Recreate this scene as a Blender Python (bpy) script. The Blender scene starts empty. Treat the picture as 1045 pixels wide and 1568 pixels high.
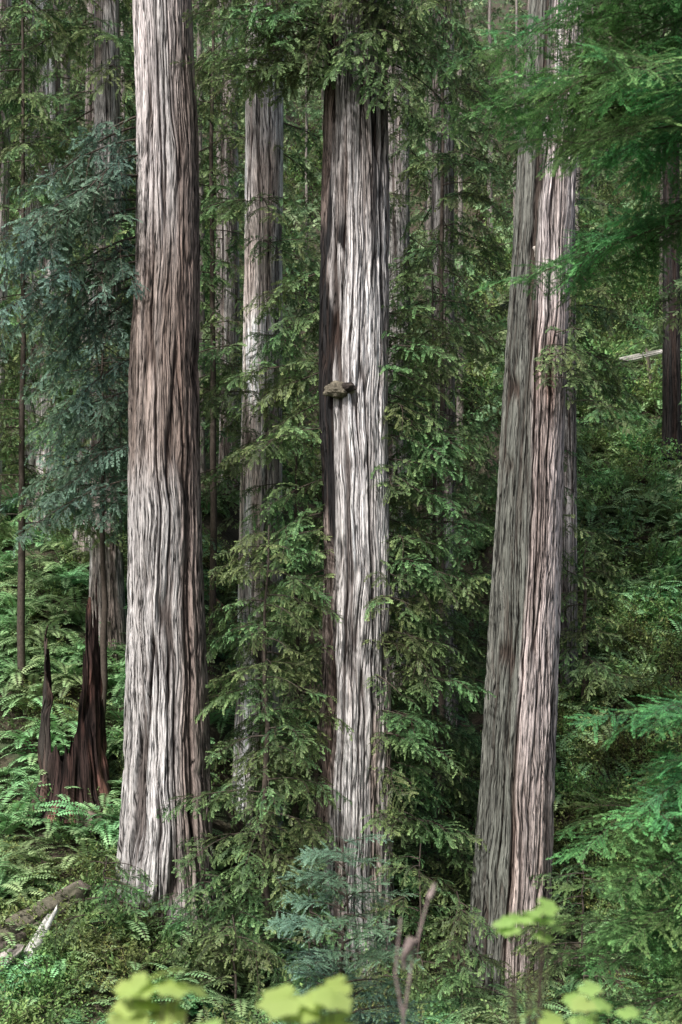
import bpy, math, random, time
import numpy as np
from mathutils import Vector
T0 = time.time()
random.seed(11)
RG = np.random.default_rng(11)
scene = bpy.context.scene
COL = scene.collection

# ------------------------------------------------------------------ helpers
def smooth01(t):
    t = np.clip(t, 0, 1); return t*t*(3-2*t)

def vnoise(u, v, per, seed):
    """2-D value noise, periodic in u with integer period, range -1..1"""
    g = np.random.default_rng(seed).random((per, 512))*2-1
    ui = np.floor(u).astype(int); vi = np.floor(v).astype(int)
    fu = u-ui; fv = v-vi
    fu = fu*fu*(3-2*fu); fv = fv*fv*(3-2*fv)
    a = g[ui % per, vi % 512]; b = g[(ui+1) % per, vi % 512]
    c = g[ui % per, (vi+1) % 512]; d = g[(ui+1) % per, (vi+1) % 512]
    return (a*(1-fu)+b*fu)*(1-fv)+(c*(1-fu)+d*fu)*fv

def mesh_np(name, V, F, mats, col=None, smooth=False, mi=None, bk=None):
    V = np.asarray(V, dtype=np.float32).reshape(-1, 3)
    F = np.asarray(F, dtype=np.int32).reshape(-1, 4)
    me = bpy.data.meshes.new(name)
    me.vertices.add(len(V)); me.vertices.foreach_set('co', V.ravel())
    me.loops.add(len(F)*4); me.loops.foreach_set('vertex_index', F.ravel())
    me.polygons.add(len(F))
    me.polygons.foreach_set('loop_start', np.arange(0, len(F)*4, 4, dtype=np.int32))
    me.polygons.foreach_set('loop_total', np.full(len(F), 4, dtype=np.int32))
    if mi is not None:
        me.polygons.foreach_set('material_index', np.asarray(mi, dtype=np.int32))
    for m in mats: me.materials.append(m)
    me.update(calc_edges=True)
    if col is not None:
        a = me.color_attributes.new('Col', 'FLOAT_COLOR', 'POINT')
        c = np.ones((len(V), 4), dtype=np.float32); c[:, :3] = col
        a.data.foreach_set('color', c.ravel())
    if bk is not None:
        a = me.attributes.new('bk', 'FLOAT_VECTOR', 'POINT')
        a.data.foreach_set('vector', np.asarray(bk, dtype=np.float32).ravel())
    me.polygons.foreach_set('use_smooth', np.full(len(F), smooth))
    return me

def obj(name, me, parent=None, link=True):
    o = bpy.data.objects.new(name, me)
    if link: COL.objects.link(o)
    if parent is not None: o.parent = parent
    return o

def empty(name, loc=(0, 0, 0)):
    e = bpy.data.objects.new(name, None); COL.objects.link(e)
    e.empty_display_size = .3
    return e

class MB:
    """quad mesh collector"""
    def __init__(s): s.V = []; s.F = []; s.C = []; s.M = []
    def leaf(s, p, d, n, l, w, c0, c1, m=0):
        sd = d.cross(n)
        if sd.length < 1e-5: sd = Vector((1, 0, 0))
        sd.normalize()
        b = len(s.V)
        q = p+d*(l*.45)
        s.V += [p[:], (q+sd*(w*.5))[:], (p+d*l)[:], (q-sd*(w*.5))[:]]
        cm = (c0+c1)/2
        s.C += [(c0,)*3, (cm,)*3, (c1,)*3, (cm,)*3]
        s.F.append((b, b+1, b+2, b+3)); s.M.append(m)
    def tube(s, P, r0, r1, k=4, m=1, c=.5, wob=0):
        n = len(P); b0 = len(s.V)
        for i, p in enumerate(P):
            a = P[min(i+1, n-1)]-P[max(i-1, 0)]
            if a.length < 1e-6: a = Vector((0, 0, 1))
            a.normalize()
            x = a.cross(Vector((0.13, 0.21, .97)))
            if x.length < .05: x = a.cross(Vector((1, 0, 0)))
            x.normalize(); y = a.cross(x)
            r = r0+(r1-r0)*i/(n-1)
            for j in range(k):
                t = j*2*math.pi/k; rr = r*(1+wob*random.uniform(-1, 1))
                s.V.append((p+x*(math.cos(t)*rr)+y*(math.sin(t)*rr))[:]); s.C.append((c,)*3)
        for i in range(n-1):
            for j in range(k):
                a = b0+i*k+j; b = b0+i*k+(j+1) % k
                s.F.append((a, b, b+k, a+k)); s.M.append(m)
    def mesh(s, name, mats, smooth=False):
        return mesh_np(name, s.V, s.F, mats, np.array(s.C, dtype=np.float32), smooth, s.M)

# ------------------------------------------------------------------ materials
def newmat(name):
    m = bpy.data.materials.new(name); m.use_nodes = True
    nt = m.node_tree; nt.nodes.clear()
    out = nt.nodes.new('ShaderNodeOutputMaterial')
    return m, nt, out

def leafmat(name, dark, light, trans=.3, rough=.5, spec=.25, var=.35):
    m, nt, out = newmat(name); N = nt.nodes.new; L = nt.links.new
    att = N('ShaderNodeAttribute'); att.attribute_name = 'Col'
    ra = N('ShaderNodeAttribute'); ra.attribute_name = 'rnd'
    geo = N('ShaderNodeNewGeometry')
    no = N('ShaderNodeTexNoise'); no.inputs['Scale'].default_value = .6; no.inputs['Detail'].default_value = 0
    L(geo.outputs['Position'], no.inputs['Vector'])
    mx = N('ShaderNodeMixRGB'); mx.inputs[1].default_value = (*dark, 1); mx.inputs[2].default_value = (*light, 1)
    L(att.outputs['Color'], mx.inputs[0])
    add = N('ShaderNodeMath'); add.operation = 'ADD'
    L(ra.outputs['Fac'], add.inputs[0]); L(no.outputs['Fac'], add.inputs[1])
    mr = N('ShaderNodeMapRange'); mr.inputs[1].default_value = .4; mr.inputs[2].default_value = 1.5
    mr.inputs[3].default_value = 1-var; mr.inputs[4].default_value = 1+var*1.3
    L(add.outputs[0], mr.inputs[0])
    hs = N('ShaderNodeHueSaturation')
    mh = N('ShaderNodeMapRange'); mh.inputs[3].default_value = .455; mh.inputs[4].default_value = .535
    L(no.outputs['Fac'], mh.inputs[0]); mh.inputs[1].default_value = .3; mh.inputs[2].default_value = .7
    L(mh.outputs[0], hs.inputs['Hue'])
    L(mr.outputs[0], hs.inputs['Value']); L(mx.outputs[0], hs.inputs['Color'])
    bs = N('ShaderNodeBsdfPrincipled'); bs.inputs['Roughness'].default_value = rough
    bs.inputs['Specular IOR Level'].default_value = spec
    L(hs.outputs[0], bs.inputs['Base Color'])
    tr = N('ShaderNodeBsdfTranslucent')
    L(hs.outputs[0], tr.inputs['Color'])
    ms = N('ShaderNodeMixShader'); ms.inputs[0].default_value = trans
    L(bs.outputs[0], ms.inputs[1]); L(tr.outputs[0], ms.inputs[2]); L(ms.outputs[0], out.inputs[0])
    return m

def barkmat(name, zs=.5, xs=9, use_attr=True, base=(.2, .16, .13), bump=.6, cracks=False):
    m, nt, out = newmat(name); N = nt.nodes.new; L = nt.links.new
    if cracks:
        a = N('ShaderNodeAttribute'); a.attribute_name = 'bk'; src = a.outputs['Vector']
    else:
        src = N('ShaderNodeNewGeometry').outputs['Position']
    def noise(sx, sz, det=5, rough=.6, dist=0.):
        mp = N('ShaderNodeMapping'); mp.inputs['Scale'].default_value = (sx, sx, sz); L(src, mp.inputs[0])
        n = N('ShaderNodeTexNoise'); n.inputs['Scale'].default_value = 1; n.inputs['Detail'].default_value = det
        n.inputs['Roughness'].default_value = rough; n.inputs['Distortion'].default_value = dist
        L(mp.outputs[0], n.inputs[0]); return n.outputs['Fac']
    def mrange(s, a, b, c, d):
        r = N('ShaderNodeMapRange'); r.inputs[1].default_value = a; r.inputs[2].default_value = b
        r.inputs[3].default_value = c; r.inputs[4].default_value = d; L(s, r.inputs[0]); return r.outputs[0]
    def mth(op, s, v=None):
        n = N('ShaderNodeMath'); n.operation = op; L(s, n.inputs[0])
        if isinstance(v, (int, float)): n.inputs[1].default_value = v
        elif v is not None: L(v, n.inputs[1])
        return n.outputs[0]
    n1 = noise(xs, zs, 5, .65, 0)
    val = mth('MULTIPLY', mrange(n1, .3, .7, .6, 1.4), mrange(noise(xs*4, zs*12, 3, .7), .3, .7, .6, 1.4))
    hgt = n1
    if cracks:
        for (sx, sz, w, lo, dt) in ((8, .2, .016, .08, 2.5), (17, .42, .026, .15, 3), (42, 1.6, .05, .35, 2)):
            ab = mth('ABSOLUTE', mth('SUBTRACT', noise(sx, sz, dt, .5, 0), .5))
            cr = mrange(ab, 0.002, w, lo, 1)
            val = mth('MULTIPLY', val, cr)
            if sx == 17: hgt = cr
    vm = N('ShaderNodeVectorMath'); vm.operation = 'SCALE'
    if use_attr:
        att = N('ShaderNodeAttribute'); att.attribute_name = 'Col'; L(att.outputs['Color'], vm.inputs[0])
    else:
        vm.inputs[0].default_value = base
    L(val, vm.inputs['Scale'])
    bs = N('ShaderNodeBsdfPrincipled'); bs.inputs['Roughness'].default_value = .85
    bs.inputs['Specular IOR Level'].default_value = .2
    L(vm.outputs[0], bs.inputs['Base Color'])
    if bump > 0:
        bu = N('ShaderNodeBump'); bu.inputs['Strength'].default_value = bump; bu.inputs['Distance'].default_value = .05
        L(hgt, bu.inputs['Height']); L(bu.outputs[0], bs.inputs['Normal'])
    L(bs.outputs[0], out.inputs[0])
    return m

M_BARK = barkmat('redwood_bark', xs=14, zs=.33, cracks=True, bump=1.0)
M_WOOD = barkmat('weathered_wood', xs=9, zs=1)
M_KNOB = barkmat('burl_bark', xs=14, zs=12, bump=.8)
M_TWIG = barkmat('twig_bark', use_attr=False, base=(.07, .05, .04), xs=20, zs=5, bump=.0)
M_LIMB = barkmat('limb_bark', use_attr=False, base=(.075, .06, .048), xs=20, zs=10, bump=0)
M_MID = leafmat('redwood_needles', (.030, .070, .028), (.26, .40, .15))  # pale end raised so tips look lit: light put into the leaf colour
M_BLUE = leafmat('redwood_needles_bluish', (.04, .085, .06), (.21, .34, .235))
M_BG = leafmat('distant_needles_hazed', (.07, .13, .06), (.30, .42, .20), var=.5)  # paler than the nearer needles: distance haze put into the leaf colour
M_NEAR = leafmat('hemlock_needles', (.04, .14, .045), (.23, .48, .16), trans=.35)
M_SAP = leafmat('sapling_needles', (.08, .17, .11), (.30, .48, .34), trans=.35)
M_FERN = leafmat('fern_green', (.07, .17, .065), (.33, .54, .25), trans=.3)
M_SHRUB = leafmat('shrub_leaves', (.06, .13, .045), (.30, .44, .15), trans=.35, var=.5)
M_YSHRUB = leafmat('yellowgreen_shrub_leaves', (.12, .18, .05), (.44, .54, .19), trans=.4, var=.4)
M_BRIGHT = leafmat('thimbleberry_leaf', (.30, .52, .12), (.50, .75, .25), trans=.5, var=.12)

def groundmat():
    m, nt, out = newmat('forest_floor'); N = nt.nodes.new; L = nt.links.new
    geo = N('ShaderNodeNewGeometry')
    n1 = N('ShaderNodeTexNoise'); n1.inputs['Scale'].default_value = .6; n1.inputs['Detail'].default_value = 8
    n2 = N('ShaderNodeTexNoise'); n2.inputs['Scale'].default_value = 9; n2.inputs['Detail'].default_value = 6
    L(geo.outputs['Position'], n1.inputs[0]); L(geo.outputs['Position'], n2.inputs[0])
    cr = N('ShaderNodeValToRGB')
    e = cr.color_ramp.elements
    e[0].position = .38; e[0].color = (.045, .033, .022, 1); e[1].position = .62; e[1].color = (.04, .065, .025, 1)
    x = e.new(.5); x.color = (.065, .055, .033, 1)
    L(n1.outputs['Fac'], cr.inputs[0])
    mr = N('ShaderNodeMapRange'); mr.inputs[1].default_value = .3; mr.inputs[2].default_value = .7; mr.inputs[3].default_value = .5; mr.inputs[4].default_value = 1.5
    L(n2.outputs['Fac'], mr.inputs[0])
    vm = N('ShaderNodeVectorMath'); vm.operation = 'SCALE'; L(cr.outputs[0], vm.inputs[0]); L(mr.outputs[0], vm.inputs['Scale'])
    bs = N('ShaderNodeBsdfPrincipled'); bs.inputs['Roughness'].default_value = .95
    L(vm.outputs[0], bs.inputs['Base Color'])
    bu = N('ShaderNodeBump'); bu.inputs['Strength'].default_value = .8; bu.inputs['Distance'].default_value = .08
    L(n2.outputs['Fac'], bu.inputs['Height']); L(bu.outputs[0], bs.inputs['Normal'])
    L(bs.outputs[0], out.inputs[0])
    return m
M_GROUND = groundmat()

# ------------------------------------------------------------------ terrain
YL = np.array([-400, -30, 0, 3, 8, 14, 20, 26, 30, 33, 38, 43, 48, 60, 72, 90, 140, 200, 400])
ZL = np.array([8, 7.5, 7.4, 7.3, 5.6, 3.9, 2.4, 1.2, 1.3, 2.6, 5.2, 9.6, 12.2, 18, 25, 38, 77, 100, 120.])
ZR = np.array([8, 7.5, 7.4, 7.3, 5.6, 3.7, 2.0, .4, .1, .6, 3.0, 7.2, 11.4, 18.8, 26, 38, 76, 100, 120.])
ZC = np.array([8, 7.5, 7.4, 7.3, 5.6, 3.7, 2.0, .5, .3, .8, 2.9, 5.4, 8.0, 14.5, 22, 36, 76, 100, 120.])
def H(x, y):
    x = np.asarray(x, float); y = np.asarray(y, float)
    l = np.interp(y, YL, ZL); r = np.interp(y, YL, ZR); c = np.interp(y, YL, ZC)
    tl = smooth01((-x-1.0)/4.0); tr = smooth01((x-4)/4.)
    z = c*(1-tl-tr)+l*tl+r*tr
    w = smooth01((np.abs(y)-2)/8)
    z = z+w*(.35*vnoise(x*.35+50, y*.35+300, 400, 5)+.14*vnoise(x*1.1+90, y*1.1+200, 400, 6)+1.0*vnoise(x*.07+50, y*.07+100, 400, 8)*smooth01((y-45)/30))
    return z
def Hs(x, y): return float(H(np.array([x]), np.array([y]))[0])

ys = np.concatenate([np.linspace(-400, -10, 30), np.linspace(-8, 24, 50), np.linspace(24.3, 70, 180), np.linspace(71, 130, 80), np.linspace(135, 400, 40)])
xs = np.concatenate([np.linspace(-300, -42, 30), np.linspace(-40, 40, 260), np.linspace(42, 300, 30)])
X, Y = np.meshgrid(xs, ys)
Z = H(X, Y)
V = np.stack([X, Y, Z], -1).reshape(-1, 3)
nx = len(xs); ny = len(ys)
I = (np.arange(ny-1)[:, None]*nx+np.arange(nx-1)[None, :])
F = np.stack([I, I+1, I+nx+1, I+nx], -1).reshape(-1, 4)
obj('ground', mesh_np('ground', V, F, [M_GROUND], smooth=True))

# ------------------------------------------------------------------ templates
def template_collection(name, meshes):
    c = bpy.data.collections.new(name)
    for i, me in enumerate(meshes):
        o = bpy.data.objects.new('%s_%02d' % (name, i), me); c.objects.link(o)
    return c

def rv(R, s): return Vector((R.uniform(-s, s), R.uniform(-s, s), R.uniform(-s, s)))

def spray(name, mat, seed, L=1.2, droop=.35, ns=14, sfrac=.36, lsp=.032, ll=.066, lw=.026, hang=.35, st_r=.008, tilt=.3, ftilt=.65):
    R = random.Random(seed); b = MB(); up = Vector((0, 0, 1))
    P = []
    wy = R.uniform(-.08, .08)
    for i in range(11):
        t = i/10
        P.append(Vector((L*t, L*wy*math.sin(t*3), L*(.10*t-droop*t*t))))
    b.tube(P, st_r, st_r*.3, 3)
    def at(t):
        f = t*10; i = min(int(f), 9); return P[i].lerp(P[i+1], f-i), (P[i+1]-P[i]).normalized()
    def feather(p, d, length, r):
        n = max(2, int(length/lsp)); pts = [p.copy()]
        q = p.copy(); dd = d.copy(); fn = (up+rv(R, ftilt)).normalized(); cb = R.uniform(-.1, .3)
        dr = hang*R.uniform(.03, .16)*lsp/.034
        for k in range(n):
            t = k/n
            q = q+dd*lsp
            dd = (dd+Vector((0, 0, -dr*(.4+1.2*t)))+rv(R, .04)).normalized()
            sd = dd.cross(fn)
            if sd.length < .05: sd = Vector((0, 1, 0))
            sd.normalize(); nn0 = sd.cross(dd)
            for sg in (-1, 1):
                if R.random() < .12: continue
                ld = (dd*.9+sd*sg*.8+rv(R, .2)-Vector((0, 0, .12*hang))).normalized()
                nn = (nn0+rv(R, tilt)).normalized()
                sc = (.6+.5*math.sin(math.pi*min(1, .2+.8*t)))*R.uniform(.6, 1.4)
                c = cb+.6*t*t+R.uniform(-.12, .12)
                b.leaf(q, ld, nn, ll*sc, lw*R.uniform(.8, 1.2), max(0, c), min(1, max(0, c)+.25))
            pts.append(q.copy())
        b.leaf(q, dd, fn, ll*.9, lw, .6, 1)
        if r > 0 and len(pts) > 2: b.tube([pts[0], pts[len(pts)//2], pts[-1]], r, r*.4, 3)
    for k in range(ns):
        t = .06+.9*(k+R.uniform(-.5, .5))/ns
        t = max(.05, min(.98, t))
        p, tg = at(t)
        sd = tg.cross(up).normalized()*(1 if k % 2 else -1)
        a = math.radians(R.uniform(30, 75))
        ln = sfrac*L*(math.sin(math.pi*(.25+.73*t))**.7)*R.uniform(.45, 1.35)
        d = (tg*math.cos(a)+sd*math.sin(a)+Vector((0, 0, -R.uniform(-.2, .5*hang+.05)))).normalized()
        feather(p, d, ln, st_r*.45)
    p, tg = at(.6)
    feather(p, tg, L*.42, 0)
    return b.mesh(name, [mat, M_TWIG])

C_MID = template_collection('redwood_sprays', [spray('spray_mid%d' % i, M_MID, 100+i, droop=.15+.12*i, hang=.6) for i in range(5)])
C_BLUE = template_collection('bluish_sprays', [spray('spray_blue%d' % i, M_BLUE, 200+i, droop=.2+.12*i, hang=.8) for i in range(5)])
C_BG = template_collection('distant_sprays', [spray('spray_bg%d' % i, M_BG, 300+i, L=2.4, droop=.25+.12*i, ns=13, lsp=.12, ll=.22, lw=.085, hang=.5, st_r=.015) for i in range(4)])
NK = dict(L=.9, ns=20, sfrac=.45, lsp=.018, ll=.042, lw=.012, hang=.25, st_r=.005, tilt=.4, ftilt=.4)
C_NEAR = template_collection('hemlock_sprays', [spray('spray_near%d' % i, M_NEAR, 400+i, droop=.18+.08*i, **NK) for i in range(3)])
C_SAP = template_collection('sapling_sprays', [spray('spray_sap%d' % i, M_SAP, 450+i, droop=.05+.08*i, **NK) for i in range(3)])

def fern(name, seed):
    R = random.Random(seed); b = MB(); up = Vector((0, 0, 1))
    nf = R.randint(9, 14)
    for f in range(nf):
        az = f*2*math.pi/nf+R.uniform(-.4, .4); L = R.uniform(.55, 1.15); el = R.uniform(.5, 1.3)
        q = Vector((0, 0, .02)); e = el; pts = [q.copy()]
        n = 20; cb = R.uniform(-.15, .25)
        for k in range(n):
            t = k/n
            d = Vector((math.cos(az)*math.cos(e), math.sin(az)*math.cos(e), math.sin(e)))
            q = q+d*(L/n); e -= R.uniform(.05, .11)
            if k > 2:
                sd = d.cross(up).normalized()
                for sg in (-1, 1):
                    ld = (sd*sg+d*.25+Vector((0, 0, -.15))+rv(R, .08)).normalized()
                    nn = (sd.cross(d)+rv(R, .2)).normalized()
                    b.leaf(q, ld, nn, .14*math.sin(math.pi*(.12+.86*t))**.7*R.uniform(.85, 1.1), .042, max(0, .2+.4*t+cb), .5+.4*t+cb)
            pts.append(q.copy())
        b.tube(pts[::6]+[pts[-1]], .006, .002, 3)
    return b.mesh(name, [M_FERN, M_TWIG])
C_FERN = template_collection('fern_clumps', [fern('fern%d' % i, 500+i) for i in range(5)])

def shrub(name, seed, mat=None, n=20, leaf=.08):
    R = random.Random(seed); b = MB(); up = Vector((0, 0, 1))
    for s in range(n):
        az = R.uniform(0, 6.28); e = R.uniform(.5, 1.45); L = R.uniform(.4, 1.35)
        q = Vector((R.uniform(-.15, .15), R.uniform(-.15, .15), 0)); pts = [q.copy()]
        for k in range(12):
            d = Vector((math.cos(az)*math.cos(e), math.sin(az)*math.cos(e), math.sin(e)))
            q = q+d*(L/12); e -= R.uniform(-.02, .12); az += R.uniform(-.2, .2)
            if k > 3:
                for _ in range(3):
                    ld = (rv(R, 1)+d*.5).normalized()
                    b.leaf(q+rv(R, .04), ld, (up+rv(R, .6)).normalized(), leaf*R.uniform(.5, 1.5), leaf*.55, R.uniform(0, .7), R.uniform(.3, 1))
            if k % 5 == 0: pts.append(q.copy())
        b.tube(pts+[q], .008, .003, 3)
    return b.mesh(name, [mat or M_SHRUB, M_TWIG])
C_SHRUB = template_collection('shrub_clumps', [shrub('shrub%d' % i, 600+i) for i in range(4)])
C_YSHRUB = template_collection('yellowgreen_shrub_clumps', [shrub('yshrub%d' % i, 650+i, M_YSHRUB, 26, .06) for i in range(3)])

def scatter(name, pts, coll, parent=None, realize=True):
    """pts list of (x,y,z,rx,ry,rz,scale)"""
    A = np.array(pts, dtype=np.float32)
    me = bpy.data.meshes.new(name)
    me.vertices.add(len(A)); me.vertices.foreach_set('co', A[:, :3].ravel())
    a = me.attributes.new('rot', 'FLOAT_VECTOR', 'POINT'); a.data.foreach_set('vector', A[:, 3:6].ravel())
    a = me.attributes.new('scl', 'FLOAT', 'POINT'); a.data.foreach_set('value', A[:, 6].copy())
    a = me.attributes.new('rnd', 'FLOAT', 'POINT'); a.data.foreach_set('value', RG.random(len(A)).astype(np.float32))
    a = me.attributes.new('idx', 'INT', 'POINT'); a.data.foreach_set('value', RG.integers(0, len(coll.objects), len(A)).astype(np.int32))
    o = obj(name, me, parent)
    ng = bpy.data.node_groups.new(name+'_scatter', 'GeometryNodeTree')
    ng.interface.new_socket('Geometry', in_out='INPUT', socket_type='NodeSocketGeometry')
    ng.interface.new_socket('Geometry', in_out='OUTPUT', socket_type='NodeSocketGeometry')
    N = ng.nodes.new; L = ng.links.new
    gi = N('NodeGroupInput'); go = N('NodeGroupOutput')
    ci = N('GeometryNodeCollectionInfo'); ci.inputs['Collection'].default_value = coll
    ci.inputs['Separate Children'].default_value = True; ci.inputs['Reset Children'].default_value = True
    ip = N('GeometryNodeInstanceOnPoints'); ip.inputs['Pick Instance'].default_value = True
    def na(nm, ty):
        n = N('GeometryNodeInputNamedAttribute'); n.data_type = ty; n.inputs['Name'].default_value = nm
        return [s for s in n.outputs if s.enabled and s.name == 'Attribute'][0]
    L(gi.outputs[0], ip.inputs['Points']); L(ci.outputs[0], ip.inputs['Instance'])
    L(na('idx', 'INT'), ip.inputs['Instance Index'])
    L(na('rot', 'FLOAT_VECTOR'), ip.inputs['Rotation'])
    L(na('scl', 'FLOAT'), ip.inputs['Scale'])
    if realize:
        rl = N('GeometryNodeRealizeInstances'); L(ip.outputs[0], rl.inputs[0]); L(rl.outputs[0], go.inputs[0])
    else:
        L(ip.outputs[0], go.inputs[0])
    md = o.modifiers.new('scatter', 'NODES'); md.node_group = ng
    return o

# ------------------------------------------------------------------ trunks
def lerp3(a, b, t): return a*(1-t[..., None])+b*t[..., None]

def trunk_mesh(name, y0, prof, nseg=480, dz=.06, amp=.085, cells=28, seed=1, colfn=None, flare_z=None, zmaxfine=26):
    prof = np.array(sorted(prof))
    z0, z1 = prof[0, 0], prof[-1, 0]
    zs = np.arange(z0, min(z1, zmaxfine), dz)
    if z1 > zmaxfine: zs = np.concatenate([zs, np.arange(zmaxfine, z1, dz*5)])
    cx = np.interp(zs, prof[:, 0], prof[:, 1]); r = np.interp(zs, prof[:, 0], prof[:, 2])
    k = np.ones(25)/25
    if len(zs) > 60:
        cx[12:-12] = np.convolve(cx, k, 'valid'); r[12:-12] = np.convolve(r, k, 'valid')
    u = np.arange(nseg)/nseg
    U, Zg = np.meshgrid(u, zs); th = U*2*np.pi
    W = U*1.0+.016*vnoise(U*5, Zg*.25+40, 5, seed)+.009*vnoise(U*12, Zg*.8+40, 12, seed+9)+.0035*vnoise(U*30, Zg*2.2+40, 30, seed+19)
    g1n = vnoise(W*cells, Zg*.16+50, cells, seed+1)
    g2n = vnoise(W*cells*2, Zg*.4+50, cells*2, seed+2)
    g3n = vnoise(W*cells*4, Zg*1.2+50, cells*4, seed+3)
    g1 = np.exp(-(g1n/.10)**2); g2 = np.exp(-(g2n/.14)**2); g3 = np.exp(-(g3n/.3)**2)
    low = vnoise(U*4, Zg*.12+50, 4, seed+4); fin = vnoise(W*cells*5, Zg*3.5+60, cells*5, seed+5)
    bulge = vnoise(W*cells*.5, Zg*.1+30, max(1, cells//2), seed+14)
    fz = 0 if flare_z is None else flare_z
    am = amp*(1+.9*np.exp(-np.clip(Zg-fz, 0, None)/4.))
    disp = am*(-1.2*g1-.6*g2-.22*g3+.14*fin+.6*bulge)+.03*low+amp*.5
    R = r[:, None]+disp*(r[:, None]/.85)**.5
    if flare_z is not None:
        fl = np.exp(-np.clip(Zg-flare_z, 0, None)/1.3)
        R = R*(1+fl*(.14*vnoise(U*7, Zg*.1+50, 7, seed+6)+.05))
    Xv = cx[:, None]+R*np.cos(th); Yv = y0+R*np.sin(th)
    V = np.stack([Xv, Yv, Zg], -1).reshape(-1, 3)
    rb = float(np.median(r))
    bk = np.stack([rb*np.cos(W*2*np.pi)+seed, rb*np.sin(W*2*np.pi), Zg], -1).reshape(-1, 3)
    n = len(zs)
    i = np.arange(n-1)[:, None]*nseg; j = np.arange(nseg)[None, :]; j2 = (j+1) % nseg
    F = np.stack([i+j, i+j2, i+nseg+j2, i+nseg+j], -1).reshape(-1, 4)
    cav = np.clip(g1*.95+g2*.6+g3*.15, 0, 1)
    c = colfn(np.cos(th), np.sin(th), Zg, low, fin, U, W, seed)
    c = c*(1+.22*vnoise(W*cells*.8, Zg*.13+20, int(cells*.8), seed+30)[..., None])
    c = c*(1-.85*cav[..., None])+np.array([.055, .034, .026])*(.85*cav[..., None])  # groove dirt and groove shade both mixed into the bark colour
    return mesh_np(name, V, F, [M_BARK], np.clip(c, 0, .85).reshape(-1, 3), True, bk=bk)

GREY = np.array([.46, .435, .42]); PALE = np.array([.80, .765, .75]); TAN = np.array([.33, .255, .215])
BROWN = np.array([.18, .13, .108]); RED = np.array([.34, .16, .10]); MOSS = np.array([.20, .215, .185]); CHAR = np.array([.018, .018, .019])
def base_c(sh): return np.ones(sh+(3,))
def colA(sx, sy, z, low, fin, U, W, s):  # lighter left and darker right sides: light and shade painted into the bark
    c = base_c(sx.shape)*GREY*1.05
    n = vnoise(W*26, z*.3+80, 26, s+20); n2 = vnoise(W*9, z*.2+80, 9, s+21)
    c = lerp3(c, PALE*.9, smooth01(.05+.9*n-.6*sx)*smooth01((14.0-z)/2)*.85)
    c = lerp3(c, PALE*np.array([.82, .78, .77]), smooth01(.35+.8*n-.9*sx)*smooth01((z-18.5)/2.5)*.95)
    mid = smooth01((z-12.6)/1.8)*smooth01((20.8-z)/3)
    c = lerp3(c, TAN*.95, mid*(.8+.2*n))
    c = lerp3(c, BROWN*1.5, smooth01((sx-.15+.35*n2)*2.2)*.75)  # shaded right side painted as browner bark
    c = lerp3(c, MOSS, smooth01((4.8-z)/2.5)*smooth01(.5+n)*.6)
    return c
def colB(sx, sy, z, low, fin, U, W, s):
    c = base_c(sx.shape)*GREY*1.25
    n = vnoise(W*26, z*.3+80, 26, s+20); n2 = vnoise(W*30, z*.6+80, 30, s+21)
    c = lerp3(c, GREY*.75, smooth01((z-18.5)/3+.5*n)*.8)
    c = lerp3(c, TAN, smooth01(.1+.9*n)*.8*smooth01((z-17)/4))
    c = lerp3(c, PALE*1.15, smooth01(.65+n-.3*np.abs(sx-.1))*smooth01((20.5-z)/3)*smooth01((z-9.5)/3)*.95)
    c = lerp3(c, TAN*1.2, smooth01((9.5-z)/2.5)*smooth01(.35+n)*.8)
    c = lerp3(c, RED*1.1, np.exp(-((sx+.55)/.22)**2)*np.exp(-((z-8.2)/1.7)**2)*smooth01(.1+1.5*n))
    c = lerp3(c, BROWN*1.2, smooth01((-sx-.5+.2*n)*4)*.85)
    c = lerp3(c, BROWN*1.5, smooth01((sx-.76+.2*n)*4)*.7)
    dk = smooth01((-sx-.62+.16*n2)*12)*smooth01((z-11.5+n2)/1)*smooth01((20.6-z+n2)/1)
    dk = np.maximum(dk, smooth01((n2*.9+.35-((sx+.48)/.20)**2)*8)*smooth01((z-15.8)/1)*smooth01((20.2-z)/1))
    dk = np.maximum(dk, .9*smooth01((n2*.8+.25-((sx-.55)/.14)**2)*6)*smooth01((z-17.5)/1)*smooth01((23.5-z)/1))
    c = lerp3(c, CHAR, dk)
    return c
def colC(sx, sy, z, low, fin, U, W, s):
    c = base_c(sx.shape)*GREY*np.array([1.25, 1.14, 1.12])
    n = vnoise(W*26, z*.3+80, 26, s+20); n2 = vnoise(W*9, z*.25+80, 9, s+21)
    c = lerp3(c, PALE*1.1, smooth01(.55+n)*smooth01((z-15)/4)*.95)
    c = lerp3(c, PALE*np.array([1.05, .94, .92]), smooth01(.35+n)*smooth01((z-5)/3)*.9)
    c = lerp3(c, TAN*1.15, smooth01((-z+8)/3)*.8*smooth01(.6+n2))
    c = lerp3(c, BROWN*1.5, smooth01(n2*1.3)*.5)
    c = lerp3(c, RED*1.1, np.exp(-((z-16)/1.0)**2)*smooth01(.6+n)*smooth01(sx+.6)*.7)
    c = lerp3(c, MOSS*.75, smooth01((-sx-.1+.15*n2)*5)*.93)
    return c
def colG(t=1.0):
    def f(sx, sy, z, low, fin, U, W, s):
        n = vnoise(W*14, z*.4+80, 14, s+20); n2 = vnoise(W*5, z*.1+80, 5, s+21)
        c = base_c(sx.shape)*GREY*1.1*t
        c = lerp3(c, TAN*t, smooth01(.2+n)*.7)
        return lerp3(c, BROWN*t, smooth01(n2+.1)*.6)
    return f

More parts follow.
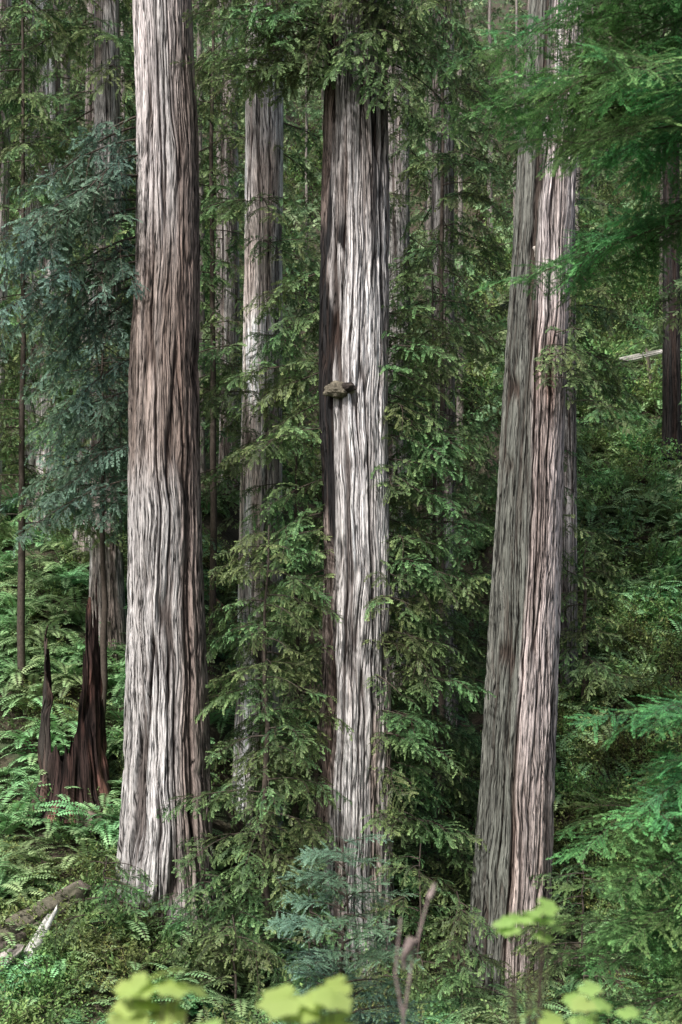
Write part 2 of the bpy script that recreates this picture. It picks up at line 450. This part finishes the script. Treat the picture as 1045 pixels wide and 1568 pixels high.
def limb(tb, pts, p0, az, length, rise=.1, droop=.35, s=1.0, r=.03, sp=.2, start=.18, hang=.35):
    d = Vector((math.cos(az), math.sin(az), 0)); P = []
    bend = random.uniform(-.35, .35); sd = Vector((-d.y, d.x, 0))
    rise = rise+random.uniform(-.12, .15); droop = droop*random.uniform(.6, 1.3)
    n = 8
    for i in range(n+1):
        t = i/n
        P.append(p0+d*(length*t)+sd*(bend*length*t*t*.5)+Vector((0, 0, length*(rise*t-droop*t*t))))
    tb.tube(P, r, r*.25, 5, m=0)
    k = max(3, int(length*(1-start)/sp))
    for j in range(k+1):
        t = start+(1-start)*j/k; f = t*n; i = min(int(f), n-1); p = P[i].lerp(P[i+1], f-i)
        tip = (j == k)
        off = 0 if tip else (1 if j % 2 else -1)*random.uniform(.45, 1.35)
        slope = -(rise-2*droop*t)
        sc = s*random.uniform(.5, 1.1)*(.6+.55*math.sin(math.pi*min(1, t*.85+.05)))
        pts.append((p.x, p.y, p.z, random.uniform(-.6, .6), .25*slope+random.uniform(-.1, hang), az+off+random.uniform(-.15, .15), sc))

def build_tree(name, trunk_me, limbs, coll):
    e = empty(name)
    if trunk_me: obj('trunk', trunk_me, e)
    tb = MB(); pts = []
    for l in limbs: limb(tb, pts, **l)
    if pts:
        obj('limbs', tb.mesh('limbs', [M_LIMB, M_LIMB], True), e)
        scatter('foliage', pts, coll, e)
    return e, len(pts)

U_ = random.uniform
def ring(x, y, z0, z1, n, l0, l1, az=(0, 360), **k):
    o = []
    for i in range(n):
        z = z0+(z1-z0)*(i+U_(-.6, .6))/max(1, n-1)
        o.append(dict(p0=Vector((x, y, z)), az=math.radians(U_(*az)), length=U_(l0, l1), **k))
    return o

NP = 0
pA = [(0.2, -4.27, 1.6), (1.2, -4.27, 1.45), (2.5, -4.27, 1.26), (3.6, -4.27, 1.14), (5.2, -4.27, 1.06), (7.6, -4.26, 1.0), (10.8, -4.29, .90), (14, -4.34, .85), (16.2, -4.35, .83), (18.8, -4.25, .75), (22, -4.26, .72), (25.2, -4.39, .70), (34, -4.5, .6), (42, -4.6, .3)]
LA = ring(-4.5, 34.9, 18.2, 22.4, 16, 2.2, 4.2, (170, 222), rise=-.05, droop=.55, r=.035, hang=.7, s=1.1)
LA += ring(-4.5, 35.2, 13.5, 18.0, 8, 1.8, 3.2, (150, 185), rise=-.05, droop=.5, r=.03, hang=.6)
LA += ring(-4.5, 34.9, 30, 40, 7, 2.0, 3.4, (0, 360), rise=.05, droop=.35, r=.05, s=1.5, sp=.4)
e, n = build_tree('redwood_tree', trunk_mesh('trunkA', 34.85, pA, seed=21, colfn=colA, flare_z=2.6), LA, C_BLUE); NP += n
pB = [(-1.0, .28, 1.45), (0.2, .28, 1.2), (.9, .28, 1.08), (2, .29, .99), (6, .30, .93), (8.5, .36, .83), (10.8, .40, .79), (15.6, .32, .82), (20.4, .38, .80), (25.2, .40, .69), (34, .4, .6), (42, .4, .3)]
LB = []
LB += ring(.35, 34.7, 23.0, 25.6, 13, 2.2, 4.4, (178, 222), rise=.0, droop=.22, r=.035)
LB += ring(.45, 34.7, 22.8, 26, 17, 1.2, 2.6, (-90, 10), rise=.0, droop=.5, r=.03, hang=.7)
LB += ring(.35, 34.5, 24.0, 26.0, 10, .9, 1.5, (220, 320), rise=.0, droop=.5, r=.03, hang=.7)
LB += ring(.6, 35.0, 3.0, 17.5, 44, 1.0, 2.6, (-25, 40), rise=.03, droop=.32, r=.025)
LB += ring(.6, 34.5, 3.5, 11.0, 14, .8, 1.8, (-50, 0), rise=.03, droop=.38, r=.025)
LB += ring(.1, 34.8, 2.5, 12.2, 24, 1.0, 2.6, (160, 215), rise=.0, droop=.36, r=.025)
LB += ring(.1, 35.0, 12.0, 19, 10, 1.4, 3.2, (150, 200), rise=.0, droop=.32, r=.025)
LB += ring(.4, 34.9, 30, 40, 8, 2.0, 3.4, (0, 360), rise=.05, droop=.35, r=.05, s=1.5, sp=.4)
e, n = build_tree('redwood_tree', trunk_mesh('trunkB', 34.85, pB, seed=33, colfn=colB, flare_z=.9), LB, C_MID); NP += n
def knob(name, loc, r, parent, seed, sq=(1, .7, .6), col=(.20, .165, .12)):
    n1, n2 = 70, 44; th = np.linspace(0, 2*np.pi, n1, endpoint=False); ph = np.linspace(.02, np.pi-.02, n2)
    T, Pp = np.meshgrid(th, ph)
    rr = np.random.default_rng(seed); D = rr.normal(size=(26, 3)); D /= np.linalg.norm(D, axis=1)[:, None]
    S = np.stack([np.sin(Pp)*np.cos(T), np.sin(Pp)*np.sin(T), np.cos(Pp)], -1)
    dots = S@D.T; amp = rr.uniform(-.25, .4, 26); lump = (np.exp((dots-1)*22)*amp).sum(-1)
    R = r*(1+lump+.05*rr.normal(size=T.shape))
    V = np.stack([loc[0]+R*S[..., 0]*sq[0], loc[1]+R*S[..., 1]*sq[1], loc[2]+R*S[..., 2]*sq[2]], -1).reshape(-1, 3)
    i = np.arange(n2-1)[:, None]*n1; j = np.arange(n1)[None, :]; j2 = (j+1) % n1
    F = np.stack([i+j, i+j2, i+n1+j2, i+n1+j], -1).reshape(-1, 4)
    c = np.array(col)*(1+2.5*lump.reshape(-1, 1))
    return obj(name, mesh_np(name, V, F, [M_KNOB], np.clip(c, .015, 1), True), parent)
knob('burl', (-.06, 34.06, 15.5), .25, e, 3, (1.15, .8, .75), (.13, .115, .085))
knob('burl_hollow', (.14, 33.95, 15.54), .14, e, 13, (1.1, .8, .8), (.035, .028, .024))
pC = [(-1.0, 3.95, 1.4), (0, 4.0, 1.15), (1.2, 4.05, .98), (2.8, 4.14, .93), (6, 4.30, .86), (9.2, 4.46, .82), (12.4, 4.61, .76), (15.6, 4.74, .74), (18.8, 4.93, .72), (22, 5.09, .71), (25.2, 5.28, .64), (34, 5.8, .55), (42, 6.2, .3)]
LC = ring(5.0, 34.4, 15.9, 16.9, 5, .8, 1.5, (-80, -10), rise=.1, droop=.3, r=.02, s=.8)
LC += ring(4.9, 35.5, 11, 18, 8, 1.0, 2.0, (10, 60), rise=.0, droop=.4, r=.02, s=.8)
LC += ring(5.4, 34.9, 31, 40, 6, 2.0, 3.2, (0, 360), rise=.05, droop=.35, r=.05, s=1.4, sp=.4)
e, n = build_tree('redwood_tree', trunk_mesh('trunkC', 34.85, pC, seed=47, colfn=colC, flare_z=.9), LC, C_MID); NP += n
knob('knot', (4.78, 34.28, 18.9), .13, e, 8, (1, .5, 1.1), (.3, .27, .24)); knob('knot', (5.1, 34.32, 18.4), .11, e, 9, (1, .5, 1.2), (.3, .27, .24))

def second(x, y, rb, rt, seed, tone=.9, top=40, lean=0, limbs=None, coll=C_MID, name='redwood_tree'):
    global NP
    g = Hs(x, y)
    prof = [(g-.8, x-lean*.2, rb*1.35), (g+.8, x, rb*1.1), (g+5, x+lean*.3, rb), (g+15, x+lean*.7, (rb+rt)/2), (top, x+lean, rt)]
    me = trunk_mesh('trunk_%d' % seed, y, prof, nseg=130, dz=.12, amp=.035, cells=16, seed=seed, colfn=colG(tone), flare_z=g, zmaxfine=34)
    e, n = build_tree(name, me, limbs or [], coll); NP += n
def vis(x, y, z0, n, l0, l1, ztop=None, **k):
    """limbs up to a little above what can be seen"""
    zt = ztop or 9+.5*y+2
    kw = dict(rise=0, droop=.42, s=1.2, sp=.26); kw.update(k)
    return ring(x, y, z0, zt, n, l0, l1, **kw)
second(-2.35, 40, .62, .47, 61, 1.9, lean=.25, limbs=vis(-2.3, 40, 9, 24, 1.2, 2.8, az=(-200, 20)))
second(-10.9, 52, .75, .5, 62, 1.8, limbs=vis(-10.9, 52, 16, 30, 2, 4))
second(-8.6, 48, .42, .3, 63, 1.4, lean=.5, limbs=vis(-8.6, 48, 16, 34, 1.5, 3.2))
second(-12.6, 50, .55, .4, 64, 1.7, lean=.7, limbs=vis(-12.4, 50, 16, 26, 1.5, 3.2))
second(-7.1, 43, .46, .33, 65, 1.3, limbs=vis(-7.1, 43, 13, 44, 1.5, 3.0))
second(3.3, 46, .42, .3, 66, .8, limbs=vis(3.3, 46, 11, 44, 1.5, 3.2))
second(1.9, 49, .5, .4, 67, 1.1, limbs=vis(2.1, 49, 12, 34, 1.5, 3.4))
second(7.0, 44, .28, .22, 68, .7, limbs=vis(7.0, 44, 17, 20, 1.2, 2.4))
second(-4.3, 55, .38, .28, 69, 1.2, limbs=vis(-4.2, 55, 17, 36, 2, 3.6))
second(13.0, 56, .33, .28, 70, .10, limbs=vis(13, 56, 27, 12, 2, 3.2))

def young(x, y, top, l0, l1, n, seed, coll=C_MID, r=.12, az=(0, 360), zl=.8, s=1., name='young_redwood', **k):
    global NP
    g = Hs(x, y); random.seed(seed)
    tb = MB(); P = [Vector((x+U_(-.06, .06), y+U_(-.06, .06), g-.3+(top-g+.3)*i/12)) for i in range(13)]
    tb.tube(P, r, .015, 8, m=0, wob=.05)
    lim = []
    for i in range(n):
        t = (i+U_(-.6, .6))/n; z = g+zl+(top-g-zl)*t
        f = (1-min(1, max(0, t)))**.55
        lim.append(dict(p0=Vector((x, y, z)), az=math.radians(U_(*az)), length=max(.25, (l0+(l1-l0)*f)*U_(.55, 1.3)), s=s*(.7+.3*f), r=.02, **k))
    e = empty(name); pts = []
    for l in lim: limb(tb, pts, **l)
    obj('stem', tb.mesh('stem', [M_LIMB, M_LIMB], True), e); scatter('foliage', pts, coll, e); NP += len(pts)
young(-1.75, 33.4, 12.2, .5, 1.8, 52, 71, droop=.35, coll=C_MID)
young(2.4, 37.0, 19.0, .7, 2.0, 64, 72, droop=.35)
young(2.9, 41.0, 34.0, 1.4, 2.4, 84, 73, droop=.4)
young(-1.2, 38.5, 17.0, .7, 2.0, 44, 74, droop=.35)
young(-6.6, 39.5, 19.0, .7, 2.2, 54, 75, droop=.4, zl=6.5, coll=C_BLUE)
young(-9.3, 41.5, 33.0, 1.3, 2.6, 80, 76, droop=.4, zl=5)
young(7.4, 43.0, 13.0, .5, 1.5, 20, 77, droop=.35)
young(-3.9, 43.0, 36.0, 1.3, 2.0, 60, 91, droop=.4, zl=8)
young(-7.4, 46.0, 36.0, 1.3, 2.4, 56, 92, droop=.4, zl=6)
young(7.6, 47.0, 33.0, 1.2, 2.0, 36, 93, droop=.4, zl=8)
# low growth round the big butts
for (x, y, h, sd_) in ((-3.2, 32.9, 2.6, 1), (-5.4, 32.5, 2.0, 2), (1.8, 33.0, 4.0, 3), (-.7, 32.3, 3.6, 4), (-2.4, 31.8, 2.4, 5), (2.7, 32.6, 3.0, 6), (.9, 31.9, 1.8, 7), (5.7, 33.4, 3.6, 8)):
    young(x, y, Hs(x, y)+h, .4, 1.3, 16, 900+sd_, r=.04, zl=.2, droop=.3, s=.9, name='young_hemlock')

young(.05, 20.0, 6.5, .15, 1.0, 44, 81, r=.03, coll=C_SAP, zl=.6, s=.8, name='conifer_sapling', rise=.35, droop=.2, sp=.11, hang=.2)
random.seed(5)
g = Hs(5.6, 15)
tb = MB(); pts = []
tb.tube([Vector((5.6+U_(-.05, .05), 15, g-.4+20*i/16)) for i in range(17)], .24, .06, 12, m=0, wob=.04)
LN = ring(5.5, 15, 14.2, 17.0, 15, 2.0, 3.8, (155, 205), rise=-.05, droop=.12, r=.02, s=1.1, sp=.12, hang=.3)
LN += ring(5.5, 15, 4.2, 8.7, 20, 1.8, 3.4, (155, 205), rise=.05, droop=.16, r=.02, s=1.1, sp=.12, hang=.3)
LN += ring(5.5, 15, 9.5, 13, 8, .8, 1.4, (0, 360), rise=0, droop=.2, r=.015, s=.9, sp=.15)
LN += ring(5.5, 15, 5, 20, 14, 1.5, 2.5, (-80, 80), rise=0, droop=.2, r=.015, s=1.2, sp=.22)
for l in LN: limb(tb, pts, **l)
e = empty('hemlock_tree'); obj('trunk', tb.mesh('hemtrunk', [M_LIMB, M_LIMB], True), e); scatter('foliage', pts, C_NEAR, e); NP += len(pts)

# ------------------------------------------------------------------ distant forest (one mass)
random.seed(21)
tb = MB(); pts = []; nt_ = 0
cand = []
y = 51.
while y < 112:
    half = .26*y+3
    x = -half
    while x < half:
        cand.append((x+U_(-1.6, 1.6), y+U_(-2.5, 2.5))); x += U_(4.2, 6.8)*(.7+y/150)
    y += 7
for (x, y) in cand:
    q = x/y
    if .165 < q < .25 and y < 69: continue
    if -.26 < q < -.16 and y < 50: continue
    g = Hs(x, y); h = U_(16, 30); r = random.choice([.10, .12, .15, .2, .25, .35])
    tb.tube([Vector((x+U_(-.06, .06), y, g-.5+h*i/10)) for i in range(11)], r, r*.3, 9, m=0, wob=.06)
    l1 = U_(2.6, 4.4); n = int(h*1.8); st = U_(.03, .18)
    for i in range(n):
        t = st+(1-st)*i/n
        if (g+h*t-9)/y > .53: break
        az = U_(0, 6.28); ln = l1*(1-t*.65)*U_(.6, 1.2)
        pts.append((x+r*.4*math.cos(az), y+r*.4*math.sin(az), g+h*t, U_(-.4, .4), U_(-.2, .5), az, ln/2.4))
    nt_ += 1
e = empty('distant_forest')
obj('trunks', tb.mesh('trunks', [barkmat('distant_bark', use_attr=False, base=(.24, .21, .19), xs=4, zs=.4, bump=0)]*2, True), e)
scatter('foliage', pts, C_BG, e); NP += len(pts)

# ------------------------------------------------------------------ understory
random.seed(31)
def cover(n, y0, y1, test=None, smin=.7, smax=1.3, zoff=0):
    o = []
    while len(o) < n:
        y = y0+(y1-y0)*random.random()**1.1; x = U_(-1, 1)*(.27*y+3)
        if test and not test(x, y): continue
        if min((x+4.27)**2+(y-34.85)**2, (x-.3)**2+(y-34.85)**2, (x-4.1)**2+(y-34.85)**2) < 1.7: continue
        sl = .35 if y > 33 else -.1
        o.append((x, y, Hs(x, y)+zoff, sl*.7+U_(-.15, .15), U_(-.2, .2), U_(0, 6.28), U_(smin, smax)))
    return o
patch = lambda x, y: vnoise(np.array([x*.35+70]), np.array([y*.35+80]), 300, 77)[0]
LC_ = lambda x, y: x < -4.6 and 33 < y < 50
F1 = cover(800, 29, 70, lambda x, y: patch(x, y) > -.2, .9, 1.6)
F1 += cover(440, 32, 50, lambda x, y: x < -4.6, .8, 1.8)
F1 += cover(260, 24, 33, None, .9, 1.6)
F1 += cover(420, 40, 72, lambda x, y: x/y > .14, 1.0, 2.0)
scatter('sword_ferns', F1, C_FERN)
S1 = cover(600, 27, 50, lambda x, y: patch(x, y) < .05 and not LC_(x, y), .5, 1.6)
S1 += cover(110, 33, 50, LC_, .5, 1.0)
S1 += cover(240, 36, 64, lambda x, y: x > 6, .9, 2.0)
S1 += cover(420, 60, 112, None, 1.8, 3.2)
S1 += cover(160, 67, 90, lambda x, y: x/y > .12, 1.6, 2.8)
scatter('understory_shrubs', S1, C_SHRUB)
S3 = cover(80, 37, 46, lambda x, y: x/y > .155, .9, 2.0)+cover(40, 30, 50, lambda x, y: x < -4.6, .5, 1.0)+cover(40, 27, 34, None, .5, 1.0)
scatter('yellowgreen_shrubs', S3, C_YSHRUB)
S2 = cover(120, 9, 27, None, .4, .8)
scatter('slope_shrubs', S2, C_SHRUB)

# ------------------------------------------------------------------ broken stump
def stump(cx, cy, g, rb, parent):
    ns = 240; nz = 90; u = np.arange(ns)/ns; th = u*2*np.pi
    deg = np.degrees(th)
    def bump(c, w, h):
        d = (deg-c+180) % 360-180; return h*np.exp(-(np.abs(d)/w)**2.2)
    top = 1.6+bump(197, 30, 3.4)+bump(335, 36, 3.4)+bump(60, 40, 1.2)+bump(300, 20, .9)
    top *= 1+.16*vnoise(u*26, u*0+5, 26, 3)+.14*vnoise(u*60, u*0+5, 60, 4)+.07*vnoise(u*110, u*0+7, 110, 8)
    top = np.maximum(top, .7)
    t = np.linspace(0, 1, nz)
    T, U = np.meshgrid(t, u, indexing='ij'); TH = U*2*np.pi
    Z = T*top[None, :]
    gro = np.exp(-(vnoise(U*26, Z*.5+20, 26, 7)/.25)**2)
    R = rb*(1+.55*np.exp(-Z/.5)-.11*Z/4)-.12*gro+.07*vnoise(U*40, Z*1.5+5, 40, 9)
    out = np.stack([cx+R*np.cos(TH), cy+R*np.sin(TH)*.9, g-.4+Z], -1)
    th_ = np.clip(.30*(1-T), .02, .24)
    R2 = R-th_
    inn = np.stack([cx+R2*np.cos(TH), cy+R2*np.sin(TH)*.9, g-.4+Z], -1)
    V = np.concatenate([out.reshape(-1, 3), inn.reshape(-1, 3)])
    bk = np.stack([rb*np.cos(TH)+3, rb*np.sin(TH), Z], -1).reshape(-1, 3)
    i = np.arange(nz-1)[:, None]*ns; j = np.arange(ns)[None, :]; j2 = (j+1) % ns
    F1 = np.stack([i+j, i+j2, i+ns+j2, i+ns+j], -1).reshape(-1, 4)
    o = nz*ns; F2 = F1[:, ::-1]+o
    a = (nz-1)*ns+np.arange(ns); b = (nz-1)*ns+(np.arange(ns)+1) % ns
    F3 = np.stack([a, b, b+o, a+o], -1)
    n = vnoise(U*30, Z*1.2+30, 30, 12)
    c1 = lerp3(np.ones(U.shape+(3,))*np.array([.05, .03, .026]), np.array([.30, .15, .12]), smooth01(.05+n))
    c1 = lerp3(c1, np.array([.08, .075, .065]), smooth01((U*360-160)/40)*smooth01((250-U*360)/40)*.7)
    c1 = c1*(1-.7*gro[..., None])
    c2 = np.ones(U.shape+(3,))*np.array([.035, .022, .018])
    return obj('shell', mesh_np('stump', V, np.concatenate([F1, F2, F3]), [M_BARK], np.concatenate([c1.reshape(-1, 3), c2.reshape(-1, 3)]), False, bk=np.concatenate([bk, bk])), parent)
e = empty('broken_stump')
stump(-7.05, 37.4, Hs(-7.15, 37.4)+.25, .88, e)

def log(name, p0, p1, r0, r1, c, seed, parent=None, ns=60, nz=80, jag=.3):
    a = Vector(p1)-Vector(p0); L = a.length; a.normalize(); x = a.cross(Vector((0, 0, 1))).normalized(); y = x.cross(a)
    u = np.arange(ns)/ns; t = np.linspace(0, 1, nz); T, U = np.meshgrid(t, u, indexing='ij'); TH = U*2*np.pi
    gro = np.exp(-(vnoise(U*10, T*L*.6+9, 10, seed)/.25)**2)
    R = (r0+(r1-r0)*T)*(1+.1*vnoise(U*5, T*L*.8, 5, seed+1)-.16*gro)
    end = np.minimum(T, 1-T); R = R*np.clip(end*nz/2+.02, 0, 1)
    S = T*L+jag*vnoise(U*14, U*0+4, 14, seed+2)*np.where(T > .5, 1, -1)*(np.abs(T-.5)*2)**6
    A = np.array(a); Xv = np.array(x); Yv = np.array(y)
    V = np.array(p0)+S[..., None]*A+(R*np.cos(TH))[..., None]*Xv+(R*np.sin(TH))[..., None]*Yv
    i = np.arange(nz-1)[:, None]*ns; j = np.arange(ns)[None, :]; j2 = (j+1) % ns
    F = np.stack([i+j, i+j2, i+ns+j2, i+ns+j], -1).reshape(-1, 4)
    cc = np.ones(U.shape+(3,))*np.array(c); cc = cc*(1-.6*gro[..., None])
    nn = vnoise(U*6, T*L*1.5, 6, seed+5)
    cc = lerp3(cc, np.array([.06, .075, .03]), smooth01(np.sin(TH)*.6+nn)*.5)
    return obj(name, mesh_np(name, V.reshape(-1, 3), F, [M_WOOD], cc.reshape(-1, 3), True), parent)
log('fallen_log', (-8.3, 31.6, Hs(-8.3, 31.6)+.5), (-6.0, 33.6, Hs(-6.0, 33.6)+.75), .42, .3, (.17, .14, .12), 4)
log('fallen_log', (-7.0, 31.5, Hs(-7, 31.5)+.3), (-6.45, 31.8, Hs(-6.45, 31.8)+1.15), .2, .10, (.7, .68, .64), 6)
log('fallen_log', (-7.9, 31.2, Hs(-7.9, 31.2)+.3), (-7.2, 31.3, Hs(-7.2, 31.3)+.7), .25, .14, (.4, .35, .32), 16)
log('fallen_log', (-6.9, 36.9, Hs(-6.9, 36.9)+.1), (-6.1, 36.0, Hs(-6.1, 36.0)+.4), .4, .25, (.2, .15, .13), 7)
log('fallen_log', (12.2, 62, 22.1), (14.2, 61.7, 22.5), .17, .11, (.85, .8, .75), 8)
log('fallen_log', (13.6, 61.9, Hs(13.6, 62)-.3), (13.3, 61.8, 22.4), .12, .09, (.3, .25, .2), 18)
log('fallen_log', (-5.2, 46, Hs(-5.2, 46)+.5), (-2.2, 47, Hs(-2.2, 47)+1.1), .18, .1, (.35, .2, .13), 9)

# ------------------------------------------------------------------ near broad-leaf plants
def lobed(b, c, d, n, size, col):
    sd = d.cross(n).normalized(); n = sd.cross(d).normalized()
    ang = [(-150, .5), (-105, .8), (-75, .7), (-45, 1.0), (-20, .85), (0, 1.15), (20, .85), (45, 1.0), (75, .7), (105, .8), (150, .5)]
    def pt(a, r):
        a = math.radians(a); fold = -.18*abs(math.sin(a))*r*size
        return c+d*(math.cos(a)*r*size)+sd*(math.sin(a)*r*size)+n*fold
    for i in range(0, 10, 2):
        q = [c, pt(*ang[i]), pt(*ang[i+1]), pt(*ang[i+2])]
        k = len(b.V); b.V += [v[:] for v in q]; b.C += [(col*.6,)*3, (col,)*3, (col,)*3, (col,)*3]
        b.F.append((k, k+1, k+2, k+3)); b.M.append(0)
def leafy(name, x, y, ztop, n, spread, size, seed):
    random.seed(seed); b = MB(); g = Hs(x, y)
    for i in range(n):
        px = x+U_(-spread, spread); py = y+U_(-spread, spread)*.7; pz = ztop-U_(0, .12)-(abs(px-x)*.25)
        base = Vector((x+U_(-.05, .05), y+U_(-.05, .05), g-.05))
        tip = Vector((px, py, pz)); mid = base.lerp(tip, .6)+Vector((0, 0, .08))
        b.tube([base, mid, tip], .004, .002, 4)
        az = U_(0, 6.28)
        lobed(b, tip, Vector((math.cos(az), math.sin(az), -.25)).normalized(), Vector((U_(-.3, .3), -.45+U_(-.3, .3), 1)).normalized(), size*U_(.7, 1.15), U_(.3, 1))
    obj(name, b.mesh(name, [M_BRIGHT, M_TWIG]))
leafy('thimbleberry_plant', -.52, 4.0, 8.14, 12, .11, .09, 1)
leafy('thimbleberry_plant', -.08, 4.0, 8.11, 10, .09, .075, 2)
leafy('thimbleberry_plant', .65, 5.0, 8.16, 13, .10, .058, 3)
leafy('thimbleberry_plant', .95, 5.0, 7.88, 7, .14, .055, 4)
leafy('thimbleberry_plant', .70, 4.6, 7.95, 7, .12, .05, 7)
leafy('thimbleberry_plant', -.38, 3.6, 8.10, 6, .08, .065, 6)
random.seed(3)
b = MB(); gx, gy = .22, 5.0; g = Hs(gx, gy)
b.tube([Vector((gx, gy, g)), Vector((.20, 5, 7.6)), Vector((.25, 5, 7.95)), Vector((.31, 5, 8.18))], .006, .004, 6, m=0)
b.tube([Vector((.22, 5, 7.75)), Vector((.19, 5.0, 7.9)), Vector((.21, 5, 8.1))], .006, .004, 6, m=0)
b.tube([Vector((.225, 5, 7.92)), Vector((.22, 4.99, 7.96)), Vector((.235, 4.98, 8.0)), Vector((.25, 4.98, 8.03))], .008, .02, 8, m=0)
b.tube([Vector((.31, 5, 8.17)), Vector((.325, 5, 8.2)), Vector((.33, 5, 8.22))], .012, .006, 8, m=0)
obj('budding_twig', b.mesh('budding_twig', [barkmat('twig_pinkish', use_attr=False, base=(.30, .24, .22), xs=30, zs=20)]*2, True))

# ------------------------------------------------------------------ camera, light
cam = bpy.data.cameras.new('camera'); co = bpy.data.objects.new('camera', cam); COL.objects.link(co)
co.location = (0, 0, 9); co.rotation_euler = (math.radians(90), 0, 0)
cam.sensor_fit = 'VERTICAL'; cam.sensor_height = 36; cam.lens = 50; cam.shift_y = .146
cam.clip_start = .1; cam.clip_end = 2000
cam.dof.use_dof = True; cam.dof.focus_distance = 34; cam.dof.aperture_fstop = 2.2
scene.camera = co
el, azm = math.radians(50), math.radians(212)
sd = Vector((math.sin(azm)*math.cos(el), math.cos(azm)*math.cos(el), math.sin(el)))
sun = bpy.data.lights.new('sun', 'SUN'); sun.energy = 5.0; sun.angle = math.radians(3); sun.color = (1, .975, .95)
so = bpy.data.objects.new('sun', sun); COL.objects.link(so); so.rotation_euler = sd.to_track_quat('Z', 'Y').to_euler()
w = bpy.data.worlds.new('World'); scene.world = w; w.use_nodes = True
nt = w.node_tree; bg = nt.nodes['Background']
sk = nt.nodes.new('ShaderNodeTexSky'); sk.sky_type = 'NISHITA'; sk.sun_disc = False
sk.sun_elevation = el; sk.sun_rotation = azm; sk.air_density = 1.0; sk.dust_density = 4
nt.links.new(sk.outputs[0], bg.inputs[0]); bg.inputs[1].default_value = .15
scene.view_settings.view_transform = 'Standard'; scene.view_settings.look = 'None'; scene.view_settings.exposure = 0
